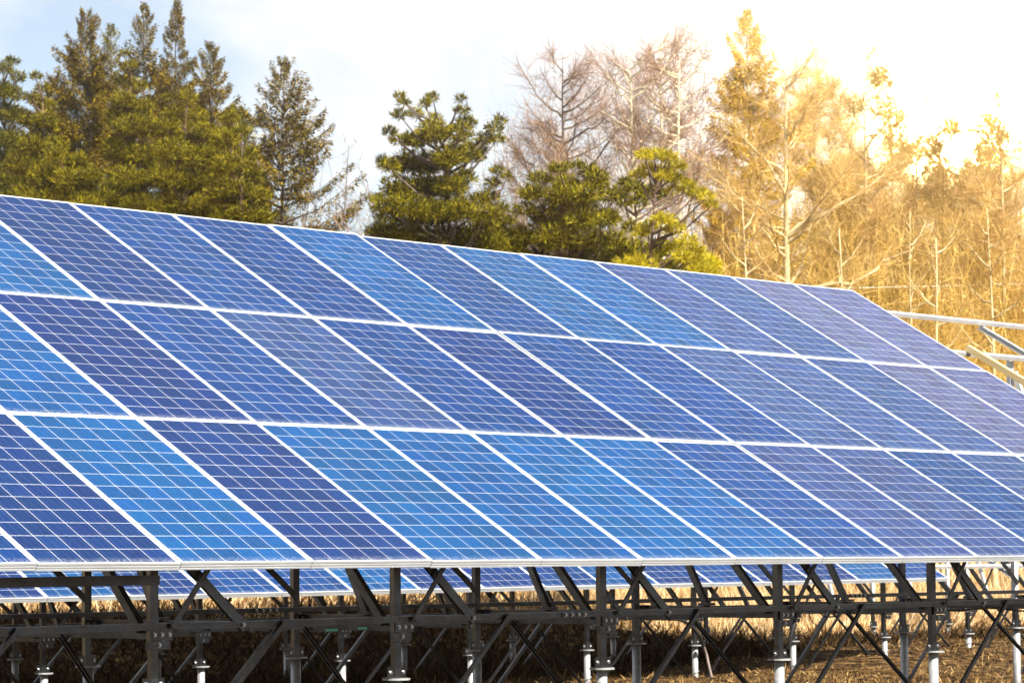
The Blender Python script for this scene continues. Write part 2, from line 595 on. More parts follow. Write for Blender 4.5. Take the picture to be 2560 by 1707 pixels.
def frame_mesh():
    """aluminium frame: lip on the glass, grooved outer face"""
    w = 0.011
    parts = []
    # section (inwards a, height c): outer face with two shallow grooves
    sec = [(0, -TH), (0, -0.036), (0.0025, -0.034), (0.0025, -0.031), (0, -0.029), (0, -0.020), (0.0025, -0.018),
           (0.0025, -0.015), (0, -0.013), (0, 0.0), (w, 0.0), (w, -0.006), (0.004, -0.006), (0.004, -TH + 0.002), (0.026, -TH + 0.002), (0.026, -TH)]
    cs = [(0, 0, 1, 1), (FW, 0, -1, 1), (FW, FL, -1, -1), (0, FL, 1, -1)]
    V, F = [], []
    n = len(sec)
    for (x, y, sx, sy) in cs:
        for a, c in sec:
            V.append((x + sx * a, y + sy * a, c))
    for q in range(4):
        r = (q + 1) % 4
        for i in range(n):
            j = (i + 1) % n
            F.append((q * n + i, r * n + i, r * n + j, q * n + j))
    return mesh('panel_frame', V, F, M_FRAME)

ME_FRAME = frame_mesh()
v_, f_ = box((0.0045, 0.0045, -0.0058), (FW - 0.0045, FL - 0.0045, -0.0031))
ME_BACK = mesh('panel_backsheet', v_, f_, M_BACK)
c_ = 0.0012
def cell_shape(z0, z1):
    P = [(c_, 0), (SU - c_, 0), (SU, c_), (SU, SV - c_), (SU - c_, SV), (c_, SV), (0, SV - c_), (0, c_)]
    V = [(x, y, z0) for x, y in P] + [(x, y, z1) for x, y in P]
    F = [tuple(range(8, 16))] + [(i, (i + 1) % 8, (i + 1) % 8 + 8, i + 8) for i in range(8)]
    return V, F
ME_CELL = mesh('panel_cell', *cell_shape(-0.0032, -0.0027), M_CELL)
ME_CELLD = mesh('panel_cell_dusty', *cell_shape(-0.0032, -0.0027), M_CELLD)
MU, MV = (FW - 6 * CU) / 2 + (CU - SU) / 2, (FL - 12 * CV) / 2 + (CV - SV) / 2
cell_pos = [(MU + i * CU, MV + j * CV, 0.0) for j in range(12) for i in range(6)]
def joined_cells(name, rows):
    V, F = [], []
    for j in rows:
        for i in range(6):
            v, f = cell_shape(-0.0032, -0.0027)
            n = len(V)
            V += [(x + MU + i * CU, y + MV + j * CV, z) for x, y, z in v]
            F += [tuple(q + n for q in g) for g in f]
    return mesh(name, V, F, M_CELL)
ME_CELLS_ALL = joined_cells('panel_cells', range(12))
ME_CELLS_UP = joined_cells('panel_cells_upper', range(5, 12))

TINT = {'indigo': (0.0014, 0.0145, 0.072), 'blue': (0.0010, 0.0215, 0.094), 'azure': (0.0008, 0.0350, 0.118), 'violet': (0.0110, 0.0285, 0.094), 'glarewashed': (0.036, 0.049, 0.112)}  # palest tint, and some right-hand violet, put the flare's veil into cell colour
WORD = {'indigo': 'dark indigo', 'blue': 'medium blue', 'azure': 'bright azure', 'violet': 'violet-blue', 'glarewashed': 'glare-washed pale blue'}
rng = random.Random(5)
TILT = R(30.0)

def panel(parent_m, j, row, tint, label, group, cells='each'):
    root = empty('solar_panel', (0, 0, 0))
    u0, v0 = j * PW + (PW - FW) / 2, row * PL + (PL - FL) / 2
    mm = parent_m @ Matrix.Rotation(TILT, 4, 'X') @ Matrix.Translation((u0, v0, rng.uniform(-0.002, 0.002)))
    mm = mm @ Matrix.Rotation(R(rng.gauss(0, 0.10)), 4, 'X') @ Matrix.Rotation(R(rng.gauss(0, 0.12)), 4, 'Y')
    root.matrix_world = mm
    tag(root, label, 'solar panel', group)
    obj('frame', ME_FRAME, root)
    obj('backsheet', ME_BACK, root)
    base = TINT[tint]
    vv = 1 + rng.uniform(-0.10, 0.10)
    hue = rng.uniform(-0.06, 0.06)
    def colour():
        q = rng.gauss(0, 0.05)
        return (base[0] * vv * (1 - hue), base[1] * vv * (1 + hue + q), base[2] * vv, 1)
    if cells == 'each':
        sel = range(72)
    elif cells == 'low':
        sel = range(30)
        o = obj('cell_block', ME_CELLS_UP, root)
        o['kind'] = 'stuff'
        o.color = colour()
    else:
        sel = ()
        o = obj('cell_block', ME_CELLS_ALL, root)
        o['kind'] = 'stuff'
        o.color = colour()
    for i in sel:
        o = obj('cell', ME_CELLD if i < 6 else ME_CELL, root, cell_pos[i])
        o.color = colour()
    return root

ORD = ['first', 'second', 'third', 'fourth', 'fifth', 'sixth', 'seventh', 'eighth', 'ninth', 'tenth', 'eleventh', 'twelfth', 'thirteenth', 'fourteenth', 'fifteenth', 'sixteenth', 'seventeenth']
i_, b_, a_, v_t, l_ = 'indigo', 'blue', 'azure', 'violet', 'glarewashed'
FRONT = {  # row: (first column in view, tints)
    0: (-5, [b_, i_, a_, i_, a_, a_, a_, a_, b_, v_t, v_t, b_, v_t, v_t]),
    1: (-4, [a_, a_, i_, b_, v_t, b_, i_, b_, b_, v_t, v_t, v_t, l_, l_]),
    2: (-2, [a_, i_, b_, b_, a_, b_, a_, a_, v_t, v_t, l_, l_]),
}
MF = Matrix.Translation((0, 0, GZ))
ROWN = {0: 'bottom', 1: 'middle', 2: 'top'}
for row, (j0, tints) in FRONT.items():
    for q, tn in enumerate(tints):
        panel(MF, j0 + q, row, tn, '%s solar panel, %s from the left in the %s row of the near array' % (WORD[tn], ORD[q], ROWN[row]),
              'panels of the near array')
    for j in range(-7, j0):
        panel(MF, j, row, 'blue', 'solar panel in the %s row of the near array, %s one past the left edge' % (ROWN[row], ORD[j0 - 1 - j]), 'panels of the near array', 'none')
panel(MF, 9, 0, 'blue', 'solar panel at the right end of the near array, bottom row corner', 'panels of the near array', 'none')

BYAW = -0.00716
MB = Matrix.Translation((3.66, 9.414, GZ - 0.3086)) @ Matrix.Rotation(BYAW, 4, 'Z') @ Matrix.Rotation(-0.0023, 4, 'Y')
BT = [i_, i_, a_, i_, b_, b_, a_, i_, i_, b_, a_, i_, b_, i_, i_, a_, b_]
for q in range(17):
    j = 14 - q
    tn = BT[16 - q]
    lab = ('%s solar panel, %s from the right end of the far array seen underneath' % (WORD[tn], ORD[q])) if q else \
          '%s solar panel at the right-hand corner of the far array seen underneath' % WORD[tn]
    panel(MB, j, 0, tn, lab, 'panels of the far array', 'low')
for row in (1, 2):
    for j in range(-2, 15):
        panel(MB, j, row, 'blue', 'solar panel in the %s row of the far array behind, %s from its right end' % (ROWN[row], ORD[14 - j]), 'panels of the far array', 'none')

# ------------------------------------------------------------------ racks
def add(root, name, vf, material, smooth=False):
    return obj(name, mesh(name, vf[0], vf[1], material, smooth), root)

def hexbolt(c, n, r=0.0095, h=0.009):
    """washer and hexagonal head"""
    c, n = Vector(c), Vector(n).normalized()
    v1, f1 = tube([c, c + n * 0.003], r * 1.45, 10)
    v2, f2 = tube([c + n * 0.003, c + n * (0.003 + h)], r, 6)
    return join([(v1, f1), (v2, f2)])

def rack(name, loc, rz, x0, ks, xa, xb, ground_local, label, cat, group, pv_right, tapes=(), numbers=(), detail=True):
    """table structure; x0 + 2.024 k are the frames, Y 0.71 the front posts, Y 3.73 the rear posts, Z 0 the lower panel edge"""
    root = empty(name, loc, rz)
    tag(root, label, cat, group)
    YF, YR = 0.71, 3.73
    zb = -0.385                                         # top of the cross beams
    rr = random.Random(len(name) + int(x0 * 10))
    # purlins carrying the panels
    for v in (0.50, 1.45, 2.32, 3.25, 4.16, 5.04):
        y, z = v * math.cos(TILT), v * math.sin(TILT)
        n = Vector((0, -math.sin(TILT), math.cos(TILT)))
        p = Vector((0, y, z)) - n * (TH + 0.024)
        add(root, 'purlin', channel((xa, p.y, p.z), (xb, p.y, p.z), (0, math.cos(TILT), math.sin(TILT)), 0.040, 0.045), M_STEEL_SUN)
    def under(y):                                       # underside of the rafters' top
        return y * math.tan(TILT) - 0.12
    # longitudinal beams
    for y, z, w, h in ((YF - 0.045, -0.364, 0.040, 0.05), (YR - 0.045, -0.350, 0.034, 0.05)):
        cuts = [xa + (xb - xa) * q for q in (0, 0.37, 0.70, 1.0)]
        for c0, c1 in zip(cuts, cuts[1:]):
            add(root, 'long_beam', channel((c0 + 0.002, y, z), (c1 - 0.002, y, z), (0, 1, 0), w, h), M_STEEL_SHADE)
        for c in cuts[1:-1]:
            sp_ = add(root, 'splice_plate', box((c - 0.13, y - h / 2 - 0.006, z - w / 2 + 0.004), (c + 0.13, y - h / 2 - 0.002, z + w / 2 - 0.004)), M_STEEL_SHADE)
            for dx in (-0.10, -0.035, 0.035, 0.10):
                add(sp_, 'bolt', hexbolt((c + dx, y - h / 2 - 0.006, z), (0, -1, 0)), M_BOLT)
    for k in ks:
        x = x0 + 2.024 * k
        # rafter
        n = Vector((0, -math.sin(TILT), math.cos(TILT)))
        xr = x + (0.58 if x > pv_right else 0.0)            # the bare bay's rafter stands beside its post
        a = Vector((xr, 0.22, 0.22 * math.tan(TILT))) - n * (TH + 0.085)
        yt_ = 4.72 if x < pv_right else 4.40
        b = Vector((xr, yt_, yt_ * math.tan(TILT))) - n * (TH + 0.085)
        add(root, 'rafter', channel(a, b, (-1, 0, 0), 0.055, 0.045), M_STEEL_SUN)
        for y, nm in ((YF, 'front'), (YR, 'rear')):
            top = under(y) - 0.03
            # upper post
            ms = M_STEEL_SUN if x > pv_right else M_STEEL_SHADE  # pale sunlit copy past the panels, dark shaded copy under them
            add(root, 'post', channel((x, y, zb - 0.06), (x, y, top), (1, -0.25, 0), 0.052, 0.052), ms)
            # lower post and ground screw
            fl = -0.745 if nm == 'front' else -0.72
            add(root, 'lower_post', channel((x + 0.006, y + 0.004, fl + 0.012), (x + 0.006, y + 0.004, zb - 0.06), (1, -0.25, 0), 0.05, 0.045), M_STEEL_SHADE)
            gz = ground_local(x, y)
            jx = rr.uniform(-0.012, 0.012) + 0.022
            pile = tube([(x + jx, y + 0.01, gz - 0.4), (x + jx, y + 0.01, fl)], 0.038, 16)
            po = add(root, 'ground_screw', pile, M_PILE, False)
            po.data.polygons.foreach_set('use_smooth', [len(p.vertices) == 4 for p in po.data.polygons])
            # screw thread just above the soil
            hel = [(x + jx + 0.044 * math.cos(t * 0.7), y + 0.01 + 0.044 * math.sin(t * 0.7), gz - 0.25 + t * 0.0095) for t in range(40)]
            add(po, 'screw_thread', tube(hel, 0.008, 5), M_PILE, True)
            fo = add(po, 'flange', tube([(x + jx, y + 0.01, fl), (x + jx, y + 0.01, fl + 0.012)], 0.088, 20), M_PILE)
            for s in (-1, 1):
                cp_ = add(root, 'clamp_plate', join([box((x + s * 0.055 - 0.028, y - 0.012, fl + 0.0125), (x + s * 0.055 + 0.028, y - 0.006, fl + 0.085)),
                                               box((x + s * 0.055 - 0.028, y - 0.006, fl + 0.0125), (x + s * 0.055 + 0.028, y + 0.030, fl + 0.018))]), M_STEEL_SHADE)
                add(cp_, 'bolt', hexbolt((x + s * 0.058, y - 0.012, fl + 0.05), (0, -1, 0), 0.009, 0.006), M_BOLT)
            # node bracket
            if detail:
                nb_ = add(root, 'node_bracket', box((x - 0.082, y - 0.082, zb - 0.058), (x + 0.088, y - 0.076, zb + 0.002)), M_STEEL_SHADE)
                nc_ = add(root, 'node_bracket', box((x - 0.080, y - 0.058, zb - 0.112), (x + 0.086, y - 0.030, zb - 0.064)), M_STEEL_SHADE)
                for dx in (-0.055, 0.0, 0.058):
                    add(nb_, 'bolt', hexbolt((x + dx, y - 0.082, zb - 0.025), (0, -1, 0)), M_BOLT)
                add(nc_, 'bolt', hexbolt((x + 0.002, y - 0.058, zb - 0.085), (0, -1, 0)), M_BOLT)
        # cross beam from front to rear
        add(root, 'cross_beam', channel((x + 0.03, YF - 0.02, zb - 0.026), (x + 0.03, YR + 0.05, zb - 0.026), (1, 0, 0), 0.050, 0.045), M_STEEL_SHADE)
        # knee braces in the plane of the frame, leaning back and up
        add(root, 'brace', channel((x - 0.01, YF + 0.085, zb + 0.0), (x - 0.01, YF + 1.30, under(YF + 1.30) - 0.03), (1, 0, 0), 0.052, 0.045), M_STEEL_SHADE)
        y1 = 2.95
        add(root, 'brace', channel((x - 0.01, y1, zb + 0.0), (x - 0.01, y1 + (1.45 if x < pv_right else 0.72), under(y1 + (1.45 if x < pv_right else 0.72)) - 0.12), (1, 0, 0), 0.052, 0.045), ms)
        add(root, 'foot_bracket', box((x - 0.05, y1 - 0.05, zb + 0.001), (x + 0.045, y1 + 0.06, zb + 0.022)), M_STEEL_SHADE)
        # bracing of the front row along the table
        add(root, 'brace', bar((x + 0.075, YF - 0.092, zb + 0.015), (x + 0.62, YF - 0.092, under(YF) + 0.00), (0, 1, 0), 0.034, 0.010), M_STEEL_SHADE)
        wb_ = add(root, 'wide_brace', channel((x + 0.665, YF - 0.062, -0.385), (x - 0.02, YF - 0.030, 0.22), (0, 1, 0), 0.060, 0.024), M_STEEL_SHADE)
        add(wb_, 'bolt', hexbolt((x + 0.645, YF - 0.077, -0.366), (0, -1, 0)), M_BOLT)
        # bracing of the rear row
        add(root, 'brace', bar((x - 0.02, YR - 0.05, -0.265), (x - 0.80, YR - 0.05, 0.32), (0, 1, 0), 0.045, 0.012), M_STEEL_SHADE)
        # braces below the beams down to the screws
        add(root, 'lower_brace', channel((x + 0.98, YF - 0.085, -0.355), (x + 0.05, YF - 0.06, -1.24), (0, 1, 0), 0.030, 0.022), M_STEEL_SHADE)
        add(root, 'lower_brace', channel((x - 0.02, 1.52, zb - 0.04), (x - 0.02, YF + 0.045, -1.16), (-1, 0, 0), 0.028, 0.022), M_STEEL_SHADE)
        add(root, 'lower_brace', channel((x + 0.90, YR - 0.05, -0.36), (x + 0.04, YR - 0.04, -1.16), (0, 1, 0), 0.030, 0.022), M_STEEL_SHADE)
    for (x, y, z, w) in tapes:
        add(root, 'tape', box((x, y - 0.0035, z - 0.008), (x + w * 0.8, y - 0.0005, z + 0.008)), M_TAPE)
    for (x, y, z, s, txt) in numbers:
        cu = bpy.data.curves.new('handwritten_number', 'FONT')
        cu.body = txt
        cu.size = s
        cu.shear = 0.2
        cu.materials.append(M_INK)
        tmp = bpy.data.objects.new('tmp', cu)
        me = bpy.data.meshes.new_from_object(tmp)
        bpy.data.objects.remove(tmp)
        o = obj('handwritten_number', me, root, (x, y, z))
        o['kind'] = 'stuff'
        o.rotation_euler = (R(90), R(-82), 0)
    return root

def gl_front(x, y):
    return float(ground(x, y)) - GZ
FX0 = -2.647 + 0.012
rk = rack('panel_rack', (0, 0, GZ), 0.0, FX0, range(-2, 9), -7.5, 15.6, gl_front,
          'galvanised steel rack carrying the near array of panels, its right end still bare', 'rack', 'panel racks', 10.12,
          tapes=((-1.30, 0.64, -0.415, 0.13), (-1.02, 0.64, -0.41, 0.10), (-0.30, 3.66, -0.345, 0.15), (3.9, 3.66, -0.345, 0.12), (8.1, 3.66, -0.35, 0.14)),
          numbers=((FX0 + 2.024 * 2 - 0.012, 0.70, -0.86, 0.05, '2-'), (FX0 + 2.024 * 2 + 0.004, 3.69, -0.62, 0.06, '9-2')))
# short upper beam at the left, ending at the first post in view
add(rk, 'upper_beam', channel((-7.0, 0.655, -0.110), (FX0 - 0.01, 0.655, -0.095), (0, 1, 0), 0.058, 0.045), M_STEEL_SHADE)

BL = (3.66, 9.414, GZ - 0.3086)
def gl_back(x, y):
    return float(ground(BL[0] + x - y * BYAW, BL[1] + y + x * BYAW)) - BL[2]
rack('panel_rack', BL, BYAW, 0.50, range(-1, 11), -2.2, 22.5, gl_back,
     'galvanised steel rack carrying the far array, seen beneath the near panels', 'rack', 'panel racks', 15.2, detail=True)

# ------------------------------------------------------------------ cables, timber, wire
def cable(name, pts, r, material, label, cat, group=None):
    # smooth polyline through the points
    P = [Vector(p) for p in pts]
    sm = []
    for i in range(len(P) - 1):
        p0, p1, p2, p3 = P[max(i - 1, 0)], P[i], P[i + 1], P[min(i + 2, len(P) - 1)]
        for q in range(8):
            t = q / 8
            sm.append(0.5 * ((2 * p1) + (p2 - p0) * t + (2 * p0 - 5 * p1 + 4 * p2 - p3) * t * t + (3 * p1 - p0 - 3 * p2 + p3) * t ** 3))
    sm.append(P[-1])
    V, F = tube(sm, r, 7)
    o = obj(name, mesh(name, V, F, material, True))
    tag(o, label, cat, group)
    return o

def at_y(px, py, Y):
    d = ray(px, py)
    return tuple(CAM + d * ((Y - CAM[1]) / d[1]))
cable('cable', [at_y(1672, 1546, 9.8), at_y(1700, 1548, 9.8), at_y(1725, 1562, 9.8), at_y(1742, 1580, 9.82), at_y(1752, 1595, 9.86), at_y(1758, 1615, 9.9)], 0.022, M_CABLE,
      'thick black cable arching from the beam down to the screw pile', 'cable', 'cables')
cable('conduit', [at_y(1756, 1606, 9.9), at_y(1766, 1635, 9.9), at_y(1772, 1662, 9.85), at_y(1779, 1690, 9.8), at_y(1783, 1697, 9.75)], 0.018, M_CONDUIT,
      'grey-brown conduit running into the soil beside a lit screw pile', 'conduit')
cable('cable', [at_y(2000, 1528, 9.9), at_y(1990, 1540, 9.9), at_y(1984, 1562, 9.9), at_y(1977, 1590, 9.92), at_y(1972, 1622, 9.95)], 0.030, M_CABLE,
      'thickest black cable hanging straight down behind the front post', 'cable', 'cables')
cable('cable', [at_y(2022, 1529, 5.0), at_y(2026, 1545, 5.0), at_y(2038, 1560, 5.0), at_y(2052, 1563, 5.0), at_y(2061, 1552, 5.0), at_y(2060, 1535, 5.0)], 0.004, M_CABLE,
      'thin wire hanging in an open loop under the beam', 'cable', 'cables')
cable('cable', [at_y(2048, 1528, 3.6), at_y(2062, 1540, 3.6), at_y(2085, 1540, 3.6), at_y(2105, 1530, 3.6)], 0.007, M_CABLE,
      'short black cable sagging below the rear beam', 'cable', 'cables')
cable('cable', [at_y(2345, 1522, 0.9), at_y(2400, 1526, 0.9), at_y(2450, 1519, 0.9), at_y(2500, 1521, 0.9), at_y(2570, 1526, 0.9), at_y(2700, 1518, 0.9)], 0.007, M_CABLE,
      'long black cable sagging to the right edge under the front beam', 'cable', 'cables')
cable('cable', [at_y(2345, 1525, 0.9), at_y(2410, 1523, 0.9), at_y(2450, 1522, 0.9), at_y(2500, 1517, 0.92), at_y(2580, 1529, 0.9), at_y(2700, 1521, 0.9)], 0.005, M_CABLE,
      'thinner of two black cables twisted together at the lower right', 'cable', 'cables')
# pale timber lying on the bare purlins
tl = (10.58, 3.62, GZ + 3.62 * math.tan(TILT) - 0.012)
th_ = (10.62, 0.10, GZ + 0.10 * math.tan(TILT) - 0.012)
d_ = (Vector(th_) - Vector(tl))
V, F = bar((0, 0, 0), (0, d_.length, 0), (0, 0, 1), 0.075, 0.06)
tb = obj('timber_batten', mesh('timber_batten', V, F, M_TIMBER))
tb.matrix_world = Matrix.Translation(tl) @ d_.to_track_quat('Y', 'Z').to_matrix().to_4x4()
tag(tb, 'pale yellow timber batten lying across the bare rails at right', 'timber')
cable('overhead_wire', [at_y(2050, 722, 30), at_y(2300, 716, 30), at_y(2700, 705, 30)], 0.012, M_WIRE,
      'thin pale wire stretched in front of the glow-tinted trees', 'wire')

# ------------------------------------------------------------------ vegetation
def rhombs(c, d, n, l, w):
    """leaf quads: centre-base c, direction d, face normal n, length l, width w"""
    d = d / np.linalg.norm(d, axis=1, keepdims=True)
    s = np.cross(d, n)
    s /= np.linalg.norm(s, axis=1, keepdims=True) + 1e-9
    l = np.asarray(l)[:, None]
    w = np.asarray(w)[:, None]
    a = c
    b = c + d * l * 0.45 + s * w * 0.5
    e = c + d * l
    f = c + d * l * 0.45 - s * w * 0.5
    V = np.stack([a, b, e, f], 1).reshape(-1, 3)
    F = np.arange(len(V)).reshape(-1, 4)
    return V, F

def strips(p0, p1, w, rg):
    """thin twig quads from p0 to p1"""
    d = p1 - p0
    n = rg.normal(size=p0.shape)
    s = np.cross(d, n)
    s /= np.linalg.norm(s, axis=1, keepdims=True) + 1e-9
    w = np.asarray(w)[:, None]
    V = np.stack([p0 - s * w / 2, p0 + s * w / 2, p1 + s * w / 5, p1 - s * w / 5], 1).reshape(-1, 3)
    return V, np.arange(len(V)).reshape(-1, 4)

def finish_tree(name, x, y, trunk_vf, crown_vf, bark, leaf, label, cat, group, crown_name='crown', extra=()):
    z = float(ground(x, y)) - 0.15
    root = empty(name, (x, y, z))
    tag(root, label, cat, group)
    add(root, 'trunk', trunk_vf, bark, True)
    co_ = obj(crown_name, mesh_np(crown_name, crown_vf[0], crown_vf[1], leaf), root)
    co_['kind'] = 'stuff'
    for nm, vf, mt in extra:
        bo_ = add(root, nm, vf, mt, True)
        bo_['kind'] = 'stuff'
    return root

def conifer(x2, depth, ytop, rmax, label, seed, leaf=None, slope=0.37, density=1.0, low=0.42, lean=0.0, group='conifers behind the array', name='conifer_tree', bark=None, droop=0.0):
    rg = np.random.default_rng(seed)
    x, y = place(x2, depth)
    H = height_at(ytop, depth, x2) - float(ground(x, y)) + 0.15
    tp = []
    for i in range(12):
        t = i / 11
        tp.append((lean * t * t + 0.08 * math.sin(t * 5 + seed), 0.08 * math.cos(t * 4 + seed), H * t))
    tr = [0.17 * H / 16 * (1 - i / 11) ** 1.1 + 0.008 for i in range(12)]
    limbs = []
    C, D, Nn, Ln, Wd = [], [], [], [], []
    h = low * H
    while h < H * 0.995:
        t = h / H
        top = 1 - t
        prof = min(0.85 * slope * (H - h) + 0.02, rmax * (0.86 + 0.14 * math.sin(h * 2.3 + seed)))
        nb = 4 if top > 0.5 else 6
        for b in range(nb):
            az = rg.uniform(0, 2 * math.pi)
            ln = prof * rg.uniform(0.50, 1.22) * (1.0 if rg.random() > 0.12 else 1.3) + 0.05
            el0 = R(rg.uniform(-8, 14) + 26 * t + (28 if H - h < 1.5 else 0)) - droop
            px, py = lean * t * t, 0.0
            m_ = max(4, int(ln / 0.22))
            pts = []
            for q in range(m_ + 1):
                s = q / m_
                e = el0 * s * ln - 0.12 * ln * s * (1 - s) * 2 + 0.16 * ln * s * s
                pts.append((px + math.cos(az) * ln * s, py + math.sin(az) * ln * s, h + e))
            if ln > 0.5:
                limbs.append(tube([pts[0], pts[m_ // 2], pts[-1]], [0.028 * ln / 2 + 0.008, 0.015, 0.004], 4, False))
            pts = np.array(pts)
            nl = int((75 + 250 * ln) * density)
            s = rg.uniform(0.12, 1.0, nl) ** 0.75
            k = np.minimum((s * m_).astype(int), m_ - 1)
            fr = (s * m_ - k)[:, None]
            c = pts[k] * (1 - fr) + pts[k + 1] * fr
            outd = np.array([math.cos(az), math.sin(az), 0.0])
            side = np.array([-math.sin(az), math.cos(az), 0.0])
            sg = rg.uniform(-1, 1, nl)
            wid = 0.40 * ln * (1.05 - s) + (0.10 if ln > 0.6 else 0.03)
            off = sg * wid * 0.75
            c = c + side * off[:, None] + outd * (np.abs(off) * 0.35)[:, None]
            c[:, 2] += rg.normal(0, 0.05, nl) - np.abs(off) * 0.12
            d = outd * 0.7 + side * (np.sign(sg) * 0.55)[:, None] + np.array([0, 0, 1]) * rg.normal(-0.15, 0.45, nl)[:, None] + rg.normal(0, 0.25, (nl, 3))
            C.append(c); D.append(d)
            nn = np.array([0, 0, 1.0]) + rg.normal(0, 0.55, (nl, 3))
            Nn.append(nn)
            lf = 1.0 if ln > 0.5 else 0.65
            Ln.append(rg.uniform(0.06, 0.16, nl) * lf); Wd.append(rg.uniform(0.018, 0.045, nl) * lf)
        h += (0.26 + 0.14 * rg.random()) * (1.0 if top > 0.35 else 0.62)
    V, F = rhombs(np.concatenate(C), np.concatenate(D), np.concatenate(Nn), np.concatenate(Ln), np.concatenate(Wd))
    return finish_tree(name, x, y, tube(tp, tr, 8), (V, F), bark or M_BARK, leaf or M_CYPRESS, label, 'tree', group, extra=[('branches', join(limbs), bark or M_BARK)])

def pine(x2, depth, ytop, label, seed, leaf=None, clumps=(), flat=0.72, bark=None, group='pines behind the array', cover=2000):
    """irregular pine: limbs ending in pads of needle tufts; clumps give across/height/radius of each pad as seen from the array"""
    rg = np.random.default_rng(seed)
    x, y = place(x2, depth)
    zb = float(ground(x, y)) - 0.15
    H = height_at(ytop, depth, x2) - zb
    tp = []
    bx, by = rg.uniform(-0.3, 0.3), rg.uniform(-0.3, 0.3)
    for i in range(10):
        t = i / 9
        tp.append((bx * math.sin(t * 3.0) * 0.9, by * math.sin(t * 2.4), H * 0.95 * t))
    tr = [0.17 * H / 12 * (1 - 0.94 * i / 9) for i in range(10)]
    def trunk_at(h):
        t = min(max(h / (H * 0.95), 0), 1) * 9
        i = min(int(t), 8)
        f = t - i
        return Vector(tp[i]) * (1 - f) + Vector(tp[i + 1]) * f
    m_px = 2560 / 2352 / FPX * depth
    v = RW[0][:2] / np.linalg.norm(RW[0][:2])
    w = np.array([-v[1], v[0]])
    half = max(abs(c[0] - x2) for c in clumps) * m_px
    cl = []
    for q, (px, py, pr) in enumerate(clumps):
        dx = (px - x2) * m_px
        room = math.sqrt(max(0.05, half * half - dx * dx)) * 0.6
        for k in range(2 if pr > 24 else 1):
            dy = rg.uniform(-room, room)
            cl.append((v[0] * dx + w[0] * dy, v[1] * dx + w[1] * dy, height_at(py, depth, x2) - zb - 0.1 * k, pr * m_px * (1.12 if k == 0 else 0.9)))
    low = min(c[2] for c in cl)
    for q in range(26):                                   # lower pads, mostly hidden
        az, rad = rg.uniform(0, 6.28), half * math.sqrt(rg.uniform(0.1, 1.0))
        cl.append((math.cos(az) * rad, math.sin(az) * rad, low * rg.uniform(0.45, 1.0), 0.45))
    limbs = []
    C, D, Nn, Ln, Wd = [], [], [], [], []
    for (cx, cy, cz, sz) in cl:
        r0 = math.hypot(cx, cy)
        hs = max(0.1 * H, cz - 0.45 * r0 - 0.3)
        a = trunk_at(hs)
        mid = Vector((a.x + (cx - a.x) * 0.55, a.y + (cy - a.y) * 0.55, hs + (cz - hs) * 0.35))
        limbs.append(tube([a, mid, (cx, cy, cz)], [0.03 + 0.016 * r0, 0.02 + 0.007 * r0, 0.008], 5, False))
        nl = int(cover * sz * sz) + 18
        u = rg.normal(size=(nl, 3))
        u /= np.linalg.norm(u, axis=1, keepdims=True)
        rr_ = rg.uniform(0.12, 1.0, (nl, 1)) ** 0.6
        c = u * rr_ * np.array([sz, sz, sz * flat]) * 0.95
        c[:, 2] *= np.where(c[:, 2] < 0, 0.55, 1.0)
        c = c + np.array([cx, cy, cz])
        # every tuft: five needles bundles fanning upwards and outwards
        kf = 4
        c5 = np.repeat(c, kf, 0)
        ax = np.repeat(u * np.array([1, 1, 0.6]) + np.array([0, 0, 0.55]), kf, 0)
        d = ax + rg.normal(0, 0.55, c5.shape)
        C.append(c5); D.append(d); Nn.append(rg.normal(size=c5.shape))
        Ln.append(rg.uniform(0.08, 0.17, len(c5))); Wd.append(rg.uniform(0.013, 0.026, len(c5)))
    V, F = rhombs(np.concatenate(C), np.concatenate(D), np.concatenate(Nn), np.concatenate(Ln), np.concatenate(Wd))
    return finish_tree('pine_tree', x, y, tube(tp, tr, 9), (V, F), bark or M_BARK_PINE, leaf or M_PINE, label, 'tree', group, extra=[('branches', join(limbs), bark or M_BARK_PINE)])

